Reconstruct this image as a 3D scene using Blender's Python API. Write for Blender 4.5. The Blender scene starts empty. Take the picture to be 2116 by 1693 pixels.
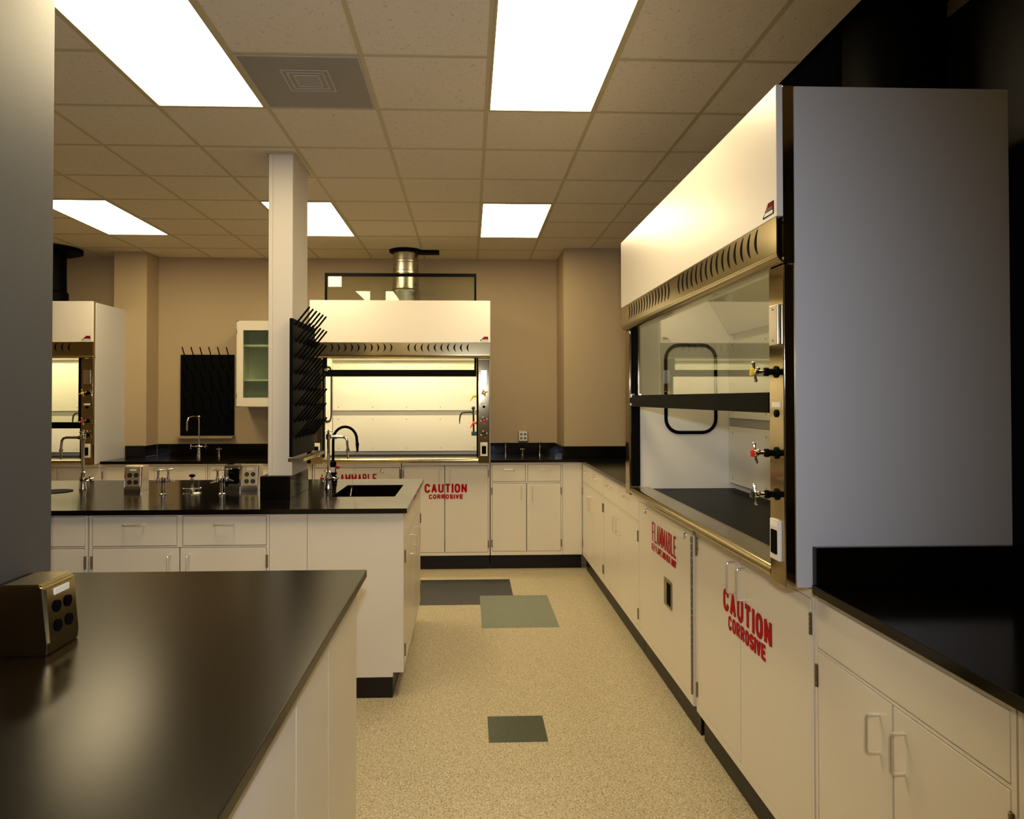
import bpy, bmesh, math, random
from mathutils import Vector, Matrix
random.seed(7)
sc = bpy.context.scene
COL = sc.collection
PI = math.pi
R = math.radians

# ------------------------------------------------------------------ camera
cd = bpy.data.cameras.new('camera')
cam = bpy.data.objects.new('camera', cd)
COL.objects.link(cam)
yaw, pitch, roll = R(2.074), R(0.740), R(-0.062)
Fv = Vector((math.sin(yaw)*math.cos(pitch), math.cos(yaw)*math.cos(pitch), math.sin(pitch)))
r0 = Vector((math.cos(yaw), -math.sin(yaw), 0)); u0 = r0.cross(Fv)
rv = r0*math.cos(roll) + u0*math.sin(roll); uv = -r0*math.sin(roll) + u0*math.cos(roll)
M = Matrix.Identity(4)
for i in range(3):
    M[i][0] = rv[i]; M[i][1] = uv[i]; M[i][2] = -Fv[i]
M[0][3], M[1][3], M[2][3] = 0, 0, 1.45
cam.matrix_world = M
cd.sensor_width = 36
cd.lens = 1426.5/2116*36
cd.shift_x = (1058-1020.6)/2116
cd.shift_y = (805.9-846.5)/2116
cd.clip_start = 0.02
sc.camera = cam
# ------------------------------------------------------------------ exposure, world, lights
sc.view_settings.view_transform = 'Standard'
sc.view_settings.look = 'None'
sc.view_settings.gamma = 1
sc.view_settings.use_curve_mapping = False
sc.view_settings.exposure = 1.2
w = bpy.data.worlds.new('world'); sc.world = w; w.use_nodes = True
w.node_tree.nodes['Background'].inputs[0].default_value = (0.5, 0.45, 0.35, 1)
w.node_tree.nodes['Background'].inputs[1].default_value = 0.01
TROFFER = 6.8                      # emission of the ceiling diffusers
TROFFER_COL = (1.0, 0.81, 0.47)
FLASH_W = 46.0                     # the photographer's flash beside the camera
HOOD_W = 8.0
fl = bpy.data.lights.new('camera_flash', 'SPOT')
fl.energy = FLASH_W; fl.color = (0.80, 0.86, 1.0); fl.shadow_soft_size = 0.03
fl.spot_size = R(106); fl.spot_blend = 0.9
flo = bpy.data.objects.new('camera_flash', fl); COL.objects.link(flo)
flo.location = (0.02, -0.05, 1.62)
flo.rotation_euler = (R(84), 0, R(9))

# ------------------------------------------------------------------ materials
def mat(name, col, rough=0.5, metal=0.0, spec=0.5, noise=None, bump=None, coat=0):
    m = bpy.data.materials.new(name); m.use_nodes = True
    nt = m.node_tree; b = nt.nodes['Principled BSDF']
    b.inputs['Base Color'].default_value = (*col, 1)
    b.inputs['Roughness'].default_value = rough
    b.inputs['Metallic'].default_value = metal
    b.inputs['Specular IOR Level'].default_value = spec
    if coat: b.inputs['Coat Weight'].default_value = coat; b.inputs['Coat Roughness'].default_value = 0.1
    tc = nt.nodes.new('ShaderNodeTexCoord')
    if noise:                      # (scale xyz, colour amount, roughness amount)
        s, ca, ra = noise
        mp = nt.nodes.new('ShaderNodeMapping'); mp.inputs['Scale'].default_value = s
        nt.links.new(tc.outputs['Object'], mp.inputs[0])
        n = nt.nodes.new('ShaderNodeTexNoise'); n.inputs['Scale'].default_value = 1; n.inputs['Detail'].default_value = 4
        nt.links.new(mp.outputs[0], n.inputs['Vector'])
        if ca:
            mr = nt.nodes.new('ShaderNodeMapRange'); mr.inputs[3].default_value = 1-ca; mr.inputs[4].default_value = 1+ca
            nt.links.new(n.outputs[0], mr.inputs[0])
            hs = nt.nodes.new('ShaderNodeHueSaturation'); hs.inputs['Color'].default_value = (*col, 1)
            nt.links.new(mr.outputs[0], hs.inputs['Value']); nt.links.new(hs.outputs[0], b.inputs['Base Color'])
        if ra:
            mr = nt.nodes.new('ShaderNodeMapRange'); mr.inputs[3].default_value = max(0, rough-ra); mr.inputs[4].default_value = rough+ra
            nt.links.new(n.outputs[0], mr.inputs[0]); nt.links.new(mr.outputs[0], b.inputs['Roughness'])
    if bump:                       # (scale, strength)
        n2 = nt.nodes.new('ShaderNodeTexNoise'); n2.inputs['Scale'].default_value = bump[0]; n2.inputs['Detail'].default_value = 3
        nt.links.new(tc.outputs['Object'], n2.inputs['Vector'])
        bp = nt.nodes.new('ShaderNodeBump'); bp.inputs['Strength'].default_value = bump[1]; bp.inputs['Distance'].default_value = 0.002
        nt.links.new(n2.outputs[0], bp.inputs['Height']); nt.links.new(bp.outputs[0], b.inputs['Normal'])
    return m
WHITE = mat('cabinet_enamel', (0.76, 0.69, 0.57), 0.33, spec=0.5, noise=((3, 3, 3), 0.02, 0.03))
HOODW = mat('hood_enamel', (0.80, 0.74, 0.66), 0.30, noise=((3, 3, 3), 0.015, 0.03))
HOODS = mat('hood_enamel_shaded', (0.58, 0.57, 0.565), 0.4, noise=((3, 3, 3), 0.015, 0.03))  # hood enamel greyed, putting the dimmer, cooler flash light into the side panels
LINER = mat('hood_liner', (0.80, 0.76, 0.68), 0.45, noise=((5, 5, 5), 0.02, 0))
COLW = mat('column_paint', (0.70, 0.64, 0.56), 0.45, noise=((2, 2, 2), 0.02, 0))
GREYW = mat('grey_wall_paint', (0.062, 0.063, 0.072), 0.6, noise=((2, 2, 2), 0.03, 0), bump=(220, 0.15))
TAN = mat('tan_wall_paint', (0.46, 0.35, 0.205), 0.65, noise=((1.5, 1.5, 1.5), 0.03, 0), bump=(180, 0.2))
SHADEDARK = mat('painted_shade_dark', (0.012, 0.010, 0.010), 0.7, noise=((2, 2, 2), 0.1, 0))  # near-black puts the light falloff at the right into wall and void colour
EPOXY = mat('black_epoxy', (0.0030, 0.0022, 0.0015), 0.14, spec=0.28)
EPOXY2 = mat('black_epoxy_worn', (0.0060, 0.0030, 0.0008), 0.24, spec=0.17)
EPOXY3 = mat('hood_work_surface', (0.0030, 0.0022, 0.0015), 0.35, spec=0.03)
BLACK = mat('black_rubber', (0.002, 0.002, 0.002), 0.55, spec=0.06)
KICK = mat('vinyl_base', (0.010, 0.006, 0.004), 0.4, spec=0.25, noise=((6, 6, 6), 0.1, 0.05))
STEEL = mat('brushed_steel', (0.46, 0.39, 0.24), 0.2, metal=1, noise=((4, 4, 4), 0.03, 0.02))
STEELP = mat('post_steel', (0.44, 0.36, 0.22), 0.09, metal=1)
STEELH = mat('brushed_steel_long', (0.46, 0.38, 0.22), 0.18, metal=1)
CHROME = mat('chrome', (0.75, 0.73, 0.70), 0.08, metal=1)
SATIN = mat('satin_wire', (0.80, 0.76, 0.70), 0.25, metal=1)
GALV = mat('galvanised_duct', (0.55, 0.52, 0.42), 0.3, metal=1, noise=((14, 14, 14), 0.2, 0.1))
HINGE = mat('hinge_steel', (0.30, 0.25, 0.18), 0.35, metal=1)
RED = mat('sign_red', (0.42, 0.001, 0.004), 0.5, spec=0.1)
REDP = mat('red_plastic', (0.75, 0.02, 0.01), 0.35)
ORANGE = mat('orange_plastic', (0.85, 0.10, 0.01), 0.35)
YELLOW = mat('yellow_plastic', (0.85, 0.60, 0.02), 0.35)
GREEN = mat('green_coated_metal', (0.006, 0.03, 0.02), 0.3)
DKBLUE = mat('dark_blue', (0.01, 0.01, 0.08), 0.4)
CREAM = mat('cream_plastic', (0.80, 0.75, 0.65), 0.4)
PAPER = mat('paper', (0.85, 0.83, 0.72), 0.8)
WOODY = mat('beige_trim', (0.42, 0.27, 0.13), 0.5)
GREYBAR = mat('grey_slot_bar', (0.33, 0.31, 0.28), 0.5)
TBAR = mat('ceiling_grid_enamel', (0.56, 0.47, 0.27), 0.5)
SLOT = mat('slot_dark', (0.002, 0.002, 0.002), 0.8, spec=0.05)
PLATE = mat('satin_plate', (0.85, 0.69, 0.42), 0.48, metal=1)
VENTM = mat('perforated_metal', (0.50, 0.45, 0.38), 0.5)
HANDLE = mat('handle_wire', (0.84, 0.79, 0.70), 0.28, metal=0.8)

def glass(name, tint=(0.93, 0.95, 0.90), ior=1.45):
    m = bpy.data.materials.new(name); m.use_nodes = True; nt = m.node_tree
    for n in list(nt.nodes): nt.nodes.remove(n)
    o = nt.nodes.new('ShaderNodeOutputMaterial'); mx = nt.nodes.new('ShaderNodeMixShader')
    t = nt.nodes.new('ShaderNodeBsdfTransparent'); t.inputs[0].default_value = (*tint, 1)
    g = nt.nodes.new('ShaderNodeBsdfGlossy'); g.inputs['Roughness'].default_value = 0.0
    f = nt.nodes.new('ShaderNodeFresnel'); f.inputs[0].default_value = ior
    ge = nt.nodes.new('ShaderNodeNewGeometry'); mr = nt.nodes.new('ShaderNodeMapRange')
    mr.inputs[3].default_value = ior; mr.inputs[4].default_value = 1/ior      # same pane reflectance on both faces
    nt.links.new(ge.outputs['Backfacing'], mr.inputs[0]); nt.links.new(mr.outputs[0], f.inputs[0])
    nt.links.new(f.outputs[0], mx.inputs[0]); nt.links.new(t.outputs[0], mx.inputs[1]); nt.links.new(g.outputs[0], mx.inputs[2])
    nt.links.new(mx.outputs[0], o.inputs[0])
    return m
GLASS = glass('clear_glass', (0.90, 0.92, 0.86), 1.62)
WATER = glass('water', (0.96, 0.98, 1.0), 1.6)
CABGLASS = glass('cabinet_glass', (0.82, 0.90, 0.83))

def emis(name, col, s):
    m = bpy.data.materials.new(name); m.use_nodes = True; nt = m.node_tree
    b = nt.nodes['Principled BSDF']; b.inputs['Base Color'].default_value = (0.8, 0.8, 0.8, 1)
    b.inputs['Emission Color'].default_value = (*col, 1); b.inputs['Emission Strength'].default_value = s
    return m
DIFFUSER = emis('troffer_diffuser', TROFFER_COL, TROFFER)

def floor_mat():
    m = bpy.data.materials.new('speckled_vinyl_tile'); m.use_nodes = True; nt = m.node_tree; N = nt.nodes; L = nt.links
    b = N['Principled BSDF']
    tc = N.new('ShaderNodeTexCoord'); sep = N.new('ShaderNodeSeparateXYZ'); L.new(tc.outputs['Object'], sep.inputs[0])
    def mth(op, a, c=None):
        n = N.new('ShaderNodeMath'); n.operation = op
        for i, v in enumerate((a, c)):
            if v is None: continue
            if isinstance(v, (int, float)): n.inputs[i].default_value = v
            else: L.new(v, n.inputs[i])
        return n.outputs[0]
    def rect(x0, x1, y0, y1):
        a = mth('MULTIPLY', mth('GREATER_THAN', sep.outputs[0], x0), mth('LESS_THAN', sep.outputs[0], x1))
        c = mth('MULTIPLY', mth('GREATER_THAN', sep.outputs[1], y0), mth('LESS_THAN', sep.outputs[1], y1))
        return mth('MULTIPLY', a, c)
    def ramp(src, pts):
        r = N.new('ShaderNodeValToRGB'); L.new(src, r.inputs[0]); e = r.color_ramp.elements
        for i, (p, c) in enumerate(pts):
            if i < 2: e[i].position = p; e[i].color = (*c, 1)
            else:
                q = e.new(p); q.color = (*c, 1)
        return r.outputs[0]
    n1 = N.new('ShaderNodeTexNoise'); n1.inputs['Scale'].default_value = 165; n1.inputs['Detail'].default_value = 3
    mp = N.new('ShaderNodeMapping'); mp.inputs['Scale'].default_value = (1.0, 0.8, 1); L.new(tc.outputs['Object'], mp.inputs[0]); L.new(mp.outputs[0], n1.inputs['Vector'])
    base = ramp(n1.outputs[0], [(0.28, (0.15, 0.11, 0.055)), (0.42, (0.42, 0.35, 0.21)), (0.56, (0.52, 0.445, 0.29)), (0.72, (0.74, 0.67, 0.48))])
    def tint(prev, fac, dk, lt):
        c = ramp(n1.outputs[0], [(0.3, dk), (0.7, lt)])
        mx = N.new('ShaderNodeMix'); mx.data_type = 'RGBA'; L.new(fac, mx.inputs[0]); L.new(prev, mx.inputs[6]); L.new(c, mx.inputs[7])
        return mx.outputs[2]
    c = tint(base, rect(-0.62, 0.325, 4.878, 5.56), (0.016, 0.019, 0.022), (0.030, 0.034, 0.036))
    c = tint(c, rect(0.08, 0.575, 4.378, 5.10), (0.13, 0.16, 0.115), (0.23, 0.26, 0.19))
    c = tint(c, rect(0.083, 0.335, 2.926, 3.168), (0.035, 0.045, 0.028), (0.075, 0.09, 0.06))
    # hairline joints between the tiles
    def joint(v, off):
        fr = mth('FRACT', mth('DIVIDE', mth('ADD', v, 10*0.2475 - off), 0.2475))
        return mth('LESS_THAN', fr, 0.006)
    j = mth('MAXIMUM', joint(sep.outputs[0], 0.083), joint(sep.outputs[1], 2.926))
    mx = N.new('ShaderNodeMix'); mx.data_type = 'RGBA'; L.new(mth('MULTIPLY', j, 0.18), mx.inputs[0]); L.new(c, mx.inputs[6]); mx.inputs[7].default_value = (0.1, 0.08, 0.05, 1)
    L.new(mx.outputs[2], b.inputs['Base Color'])
    b.inputs['Roughness'].default_value = 0.25
    n2 = N.new('ShaderNodeTexNoise'); n2.inputs['Scale'].default_value = 3; L.new(tc.outputs['Object'], n2.inputs['Vector'])
    mr = N.new('ShaderNodeMapRange'); mr.inputs[3].default_value = 0.26; mr.inputs[4].default_value = 0.36
    L.new(n2.outputs[0], mr.inputs[0]); L.new(mr.outputs[0], b.inputs['Roughness'])
    return m
FLOORM = floor_mat()

def ceil_mat():
    m = bpy.data.materials.new('fissured_ceiling_tile'); m.use_nodes = True; nt = m.node_tree; N = nt.nodes; L = nt.links
    b = N['Principled BSDF']; b.inputs['Roughness'].default_value = 0.9
    tc = N.new('ShaderNodeTexCoord')
    n1 = N.new('ShaderNodeTexVoronoi'); n1.inputs['Scale'].default_value = 125; L.new(tc.outputs['Object'], n1.inputs['Vector'])
    n2 = N.new('ShaderNodeTexNoise'); n2.inputs['Scale'].default_value = 40; n2.inputs['Detail'].default_value = 2; L.new(tc.outputs['Object'], n2.inputs['Vector'])
    ad = N.new('ShaderNodeMath'); ad.operation = 'ADD'; L.new(n1.outputs['Distance'], ad.inputs[0]); L.new(n2.outputs[0], ad.inputs[1])
    r = N.new('ShaderNodeValToRGB'); L.new(ad.outputs[0], r.inputs[0]); e = r.color_ramp.elements
    e[0].position = 0.58; e[0].color = (0.42, 0.34, 0.24, 1); e[1].position = 0.68; e[1].color = (0.80, 0.70, 0.54, 1)
    L.new(r.outputs[0], b.inputs['Base Color'])
    return m
CEILM = ceil_mat()

# ------------------------------------------------------------------ mesh helpers
class MB:
    def __init__(s): s.bm = bmesh.new()
    def box(s, x0, x1, y0, y1, z0, z1, bev=0, seg=2):
        if x1 < x0: x0, x1 = x1, x0
        if y1 < y0: y0, y1 = y1, y0
        if z1 < z0: z0, z1 = z1, z0
        t = bmesh.new()
        v = [t.verts.new((x, y, z)) for x in (x0, x1) for y in (y0, y1) for z in (z0, z1)]
        for f in ((0, 1, 3, 2), (4, 6, 7, 5), (0, 4, 5, 1), (2, 3, 7, 6), (0, 2, 6, 4), (1, 5, 7, 3)):
            t.faces.new([v[i] for i in f])
        if bev: bmesh.ops.bevel(t, geom=t.edges[:], offset=bev, segments=seg, profile=0.5, affect='EDGES')
        s.join(t); return s
    def join(s, t, mtx=None):
        if mtx is not None: bmesh.ops.transform(t, matrix=mtx, verts=t.verts)
        me = bpy.data.meshes.new('tmp'); t.to_mesh(me); t.free(); s.bm.from_mesh(me); bpy.data.meshes.remove(me)
    def tube(s, pts, r, n=10, cap=True, closed=False):
        pts = [Vector(p) for p in pts]; k = len(pts)
        rr = r if isinstance(r, (list, tuple)) else [r]*k
        up = None; rings = []
        for i, p in enumerate(pts):
            if closed: d = (pts[(i+1) % k]-pts[i-1]).normalized()
            elif i == 0: d = (pts[1]-p).normalized()
            elif i == k-1: d = (p-pts[i-1]).normalized()
            else: d = ((p-pts[i-1]).normalized()+(pts[i+1]-p).normalized()).normalized()
            if up is None:
                up = Vector((0, 0, 1)) if abs(d.z) < 0.9 else Vector((1, 0, 0))
            a = d.cross(up).normalized(); up = a.cross(d).normalized()
            rings.append([s.bm.verts.new(p+(a*math.cos(2*PI*j/n)+up*math.sin(2*PI*j/n))*rr[i]) for j in range(n)])
        m = k if closed else k-1
        for i in range(m):
            A, B = rings[i], rings[(i+1) % k]
            for j in range(n): s.bm.faces.new((A[j], A[(j+1) % n], B[(j+1) % n], B[j]))
        if cap and not closed:
            s.bm.faces.new(rings[0][::-1]); s.bm.faces.new(rings[-1])
        return s
    def lathe(s, prof, c, axis='z', n=20, d=None):
        """prof: (radius, height) from c along axis or direction d"""
        D = Vector(d).normalized() if d else Vector({'x': (1, 0, 0), 'y': (0, 1, 0), 'z': (0, 0, 1)}[axis])
        a = D.cross(Vector((0, 0, 1)) if abs(D.z) < 0.9 else Vector((1, 0, 0))).normalized(); b = D.cross(a)
        c = Vector(c); rings = []
        for r, h in prof:
            r = max(r, 1e-5)
            rings.append([s.bm.verts.new(c+D*h+(a*math.cos(2*PI*j/n)+b*math.sin(2*PI*j/n))*r) for j in range(n)])
        for i in range(len(rings)-1):
            for j in range(n): s.bm.faces.new((rings[i][j], rings[i+1][j], rings[i+1][(j+1) % n], rings[i][(j+1) % n]))
        s.bm.faces.new(rings[0]); s.bm.faces.new(rings[-1][::-1])
        return s
    def prism(s, poly, axis, a, b):
        """poly 2d extruded along axis between a and b; axis x:(y,z) y:(x,z) z:(x,y)"""
        def P(u, v, w): return {'x': (w, u, v), 'y': (u, w, v), 'z': (u, v, w)}[axis]
        A = [s.bm.verts.new(P(u, v, a)) for u, v in poly]; B = [s.bm.verts.new(P(u, v, b)) for u, v in poly]
        n = len(poly)
        s.bm.faces.new(A[::-1]); s.bm.faces.new(B)
        for i in range(n): s.bm.faces.new((A[i], A[(i+1) % n], B[(i+1) % n], B[i]))
        return s
    def sphere(s, c, r, sx=1, sy=1, sz=1):
        t = bmesh.new(); bmesh.ops.create_uvsphere(t, u_segments=14, v_segments=9, radius=r)
        s.join(t, Matrix.Translation(c) @ Matrix.Diagonal((sx, sy, sz, 1))); return s
    def plate(s, x0, x1, z0, z1, holes, y0, y1):
        xs = sorted({x0, x1, *[h[0] for h in holes], *[h[1] for h in holes]}); zs = sorted({z0, z1, *[h[2] for h in holes], *[h[3] for h in holes]})
        for i in range(len(xs)-1):
            for j in range(len(zs)-1):
                cx, cz = (xs[i]+xs[i+1])/2, (zs[j]+zs[j+1])/2
                if any(h[0] < cx < h[1] and h[2] < cz < h[3] for h in holes): continue
                s.box(xs[i], xs[i+1], y0, y1, zs[j], zs[j+1])
        bmesh.ops.remove_doubles(s.bm, verts=s.bm.verts, dist=1e-6)
        return s

OFF = {}
def obj(name, mb, m, parent=None, smooth=True):
    bmesh.ops.recalc_face_normals(mb.bm, faces=mb.bm.faces)
    if parent is None:
        vs = [v.co for v in mb.bm.verts]
        o3 = Vector(((min(v.x for v in vs)+max(v.x for v in vs))/2, (min(v.y for v in vs)+max(v.y for v in vs))/2, min(v.z for v in vs)))
    else: o3 = OFF[parent.name]
    for v in mb.bm.verts: v.co -= o3
    me = bpy.data.meshes.new(name)
    if smooth:
        for f in mb.bm.faces: f.smooth = True
        for e in mb.bm.edges:
            if len(e.link_faces) != 2 or e.calc_face_angle(3) > R(32): e.smooth = False
    mb.bm.to_mesh(me); mb.bm.free()
    me.materials.append(m)
    o = bpy.data.objects.new(name, me); COL.objects.link(o)
    if parent is None: o.location = o3
    else: o.parent = parent
    if smooth:
        wn = o.modifiers.new('weighted_normals', 'WEIGHTED_NORMAL'); wn.keep_sharp = True; wn.weight = 100
    OFF[o.name] = o3
    return o
def thing(name, label, cat, loc, rz=0, group=None, frame=False):
    """Empty at the thing's base. frame=True: children are given in its own turned frame with heights from the floor."""
    o = bpy.data.objects.new(name, None); COL.objects.link(o)
    o.location = loc; o.rotation_euler = (0, 0, rz); o.empty_display_size = 0.1
    OFF[o.name] = Vector((0, 0, loc[2])) if frame else Vector(loc)
    tag(o, label, cat, group); return o
def tag(o, label, cat, group=None):
    o['label'] = label; o['category'] = cat
    if group: o['group'] = group
    return o
def struct(name, mb, m, smooth=False):
    o = obj(name, mb, m, None, smooth); o['kind'] = 'structure'; return o
def inst(src, parent, d):
    o = src.copy(); COL.objects.link(o); o.parent = parent; o.location = d; return o

def _arc(cx, cy, rx, ry, a0, a1, n=10):
    return [(cx+rx*math.cos(R(a0+(a1-a0)*k/n)), cy+ry*math.sin(R(a0+(a1-a0)*k/n))) for k in range(n+1)]
# bold condensed capitals as centre lines in a box 0..1 x 0..1
GLYPH = {
    'A': [[(0, 0), (0.5, 1), (1, 0)], [(0.2, 0.3), (0.8, 0.3)]],
    'B': [[(0, 0), (0, 1), (0.55, 1)]+_arc(0.55, 0.76, 0.38, 0.24, 90, -90)+[(0, 0.52)], [(0.55, 0.52)]+_arc(0.58, 0.26, 0.42, 0.26, 90, -90)+[(0, 0)]],
    'C': [_arc(0.5, 0.68, 0.5, 0.32, 15, 180)+_arc(0.5, 0.32, 0.5, 0.32, 180, 345)],
    'D': [[(0, 0), (0, 1), (0.4, 1)]+_arc(0.45, 0.5, 0.55, 0.5, 90, -90)+[(0, 0)]],
    'E': [[(1, 1), (0, 1), (0, 0), (1, 0)], [(0, 0.52), (0.85, 0.52)]],
    'F': [[(1, 1), (0, 1), (0, 0)], [(0, 0.5), (0.85, 0.5)]],
    'H': [[(0, 0), (0, 1)], [(1, 0), (1, 1)], [(0, 0.5), (1, 0.5)]],
    'I': [[(0.5, 0), (0.5, 1)]],
    'K': [[(0, 0), (0, 1)], [(1, 1), (0, 0.38)], [(0.35, 0.58), (1, 0)]],
    'L': [[(0, 1), (0, 0), (1, 0)]],
    'M': [[(0, 0), (0, 1), (0.5, 0.15), (1, 1), (1, 0)]],
    'N': [[(0, 0), (0, 1), (1, 0), (1, 1)]],
    'O': [_arc(0.5, 0.68, 0.5, 0.32, 0, 180)+_arc(0.5, 0.32, 0.5, 0.32, 180, 360)+[(1, 0.68)]],
    'P': [[(0, 0), (0, 1), (0.55, 1)]+_arc(0.58, 0.74, 0.42, 0.26, 90, -90)+[(0, 0.48)]],
    'R': [[(0, 0), (0, 1), (0.55, 1)]+_arc(0.58, 0.75, 0.42, 0.25, 90, -90)+[(0, 0.5)], [(0.5, 0.5), (1, 0)]],
    'S': [_arc(0.5, 0.75, 0.5, 0.25, 20, 180)+_arc(0.5, 0.76, 0.5, 0.26, 180, 270, 5)+_arc(0.5, 0.25, 0.5, 0.25, 90, 0, 5)+_arc(0.5, 0.25, 0.5, 0.25, 0, -160)],
    'T': [[(0, 1), (1, 1)], [(0.5, 1), (0.5, 0)]],
    'U': [[(0, 1)]+_arc(0.5, 0.32, 0.5, 0.32, 180, 360)+[(1, 1)]],
    'V': [[(0, 1), (0.5, 0), (1, 1)]],
    'W': [[(0, 1), (0.25, 0), (0.5, 0.85), (0.75, 0), (1, 1)]],
    'Y': [[(0, 1), (0.5, 0.45), (1, 1)], [(0.5, 0.45), (0.5, 0)]]}
def lettering(name, text, x0, x1, z0, z1, y, m, parent, weight=0.30):
    """painted capitals fitted to the rectangle, on a face looking towards -y of the parent's frame"""
    wd = lambda c: {'I': 0.30, ' ': 0.45, 'M': 1.25, 'W': 1.3}.get(c, 1.0)
    gap = 0.20; tot = sum(wd(c) for c in text)+gap*(len(text)-1); u = (x1-x0)/tot
    H = z1-z0; t = weight*u*1.15; th = t*0.9     # stem and arm thickness
    mb = MB(); x = x0; ya, yb = y-0.0009, y-0.0004
    for c in text:
        w_ = wd(c)*u
        for path in GLYPH.get(c, []):
            P = [(x+t/2+px*(w_-t), z0+th/2+pz*(H-th)) for px, pz in path]
            if c == 'I': P = [(x+w_/2, z0), (x+w_/2, z1)]
            for k in range(len(P)-1):
                a, b = Vector(P[k]), Vector(P[k+1])
                if (b-a).length < 1e-7: continue
                d = (b-a).normalized(); n = Vector((-d.y, d.x))*t/2
                ext = Vector((0, 0)) if c == 'I' else d*t*0.22
                a = a-ext; b = b+ext
                q = [a+n, b+n, b-n, a-n]
                q = [(v.x, min(max(v.y, z0), z1)) for v in q]
                ya -= 0.000012          # each brush stroke lies a hair above the last
                mb.prism(q, 'y', ya, yb)
        x += w_+gap*u
    return obj(name, mb, m, parent, smooth=False)

# ================================================================== THE ROOM
CZ = 2.77
TX0, TY0, TS = 0.0808, 3.1416, 0.494
XL, XR, YF, YB = -5.0, 1.66, -3.6, 6.51
struct('floor', MB().box(XL, XR, YF, YB, -0.05, 0), FLOORM).location = (0, 0, -0.05)
fo = bpy.data.objects['floor']
for v in fo.data.vertices: v.co.x += (XL+XR)/2; v.co.y += (YF+YB)/2
# ceiling slab with the opening that the near duct passes through
c = MB()
HX0, HX1, HY0, HY1 = 1.30, 1.655, 1.75, 3.05
for a, b_, d, e in ((XL, HX0, YF, YB), (HX0, XR, YF, HY0), (HX0, XR, HY1, YB), (HX1, XR, HY0, HY1)):
    c.box(a, b_, d, e, CZ, CZ+0.05)
struct('ceiling', c, CEILM)
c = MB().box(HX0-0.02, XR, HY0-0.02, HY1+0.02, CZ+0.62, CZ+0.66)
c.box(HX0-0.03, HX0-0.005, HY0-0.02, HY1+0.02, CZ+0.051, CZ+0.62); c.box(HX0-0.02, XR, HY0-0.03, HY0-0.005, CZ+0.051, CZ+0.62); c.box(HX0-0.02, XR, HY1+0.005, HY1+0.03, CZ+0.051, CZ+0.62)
struct('ceiling', c, SHADEDARK)
# T-bar grid
c = MB(); TB = 0.0095
i = -10
while TX0+i*TS < XR:
    x = TX0+i*TS
    if x > XL: c.box(x-TB, x+TB, YF, (HY0 if HX0 < x < HX1 else YB), CZ-0.002, CZ-0.0002)
    i += 1
for j in range(-13, 7):
    y = TY0+j*TS
    if YF < y < YB: c.box(XL, (HX0 if HY0 < y < HY1 else XR), y-TB, y+TB, CZ-0.0021, CZ-0.0003)
struct('trim_1', c, TBAR)
struct('wall_back', MB().box(XL, XR, YB, YB+0.1, 0, CZ), TAN)
struct('wall_front', MB().box(XL, XR, YF-0.1, YF, 0, CZ), TAN)
struct('wall_right', MB().box(XR, XR+0.1, YF, YB, 0, CZ+0.6), SHADEDARK)
struct('wall_left', MB().box(XL-0.1, XL, YF, YB, 0, CZ), TAN)
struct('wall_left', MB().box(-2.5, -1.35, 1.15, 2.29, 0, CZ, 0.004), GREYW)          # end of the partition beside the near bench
struct('wall_back', MB().box(-3.168, -2.878, 6.27, YB, 0, CZ, 0.003), TAN)            # pilaster beside the left hood
struct('wall_back', MB().box(0.832, XR, 6.01, YB, 0, CZ, 0.003), TAN)                 # boxed-out corner on the right

# ceiling lights
def troffer(ci, rj, label):
    x0, x1 = TX0+ci*TS+TB, TX0+(ci+1)*TS-TB; y0, y1 = TY0+rj*TS+TB, TY0+(rj+2)*TS-TB
    t = thing('ceiling_light', label, 'ceiling light', ((x0+x1)/2, (y0+y1)/2, CZ-0.012), 0, 'ceiling lights')
    f = MB().box(x0, x1, y0, y0+0.008, CZ-0.006, CZ-0.0003).box(x0, x1, y1-0.008, y1, CZ-0.006, CZ-0.0003)
    f.box(x0, x0+0.008, y0+0.008, y1-0.008, CZ-0.006, CZ-0.0003).box(x1-0.008, x1, y0+0.008, y1-0.008, CZ-0.006, CZ-0.0003)
    obj('frame', f, TBAR, t)
    dm = obj('diffuser', MB().box(x0+0.008, x1-0.008, y0+0.008, y1-0.008, CZ-0.004, CZ-0.0005), DIFFUSER, t)
    cx = (x0+x1)/2; yy = y0+0.02
    pts = [(cx+0.075*math.cos(a), yy+0.09-0.085*math.sin(a), CZ-0.006) for a in [PI*k/14 for k in range(15)]]
    pts = [(cx+0.075, y1-0.03, CZ-0.006)]+pts+[(cx-0.075, y1-0.03, CZ-0.006)]
    obj('lens_rim', MB().tube(pts, 0.0012, 6), TBAR, dm)
troffer(-3, -2, 'large bright ceiling light at the upper left of the photo, left of the vent')
troffer(0, -2, 'large bright ceiling light at the top centre, right of the vent')
troffer(-6, 3, 'bright ceiling light farthest to the left, beside the grey wall end')
troffer(-3, 3, 'far ceiling light partly hidden behind the white column')
troffer(0, 3, 'far ceiling light above the right side of the centre fume hood')

troffer(-3, -12, 'added unseen fill ceiling light behind the camera, left of the aisle')  # unseen extra troffer, added to give the metal fronts something to reflect

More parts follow.
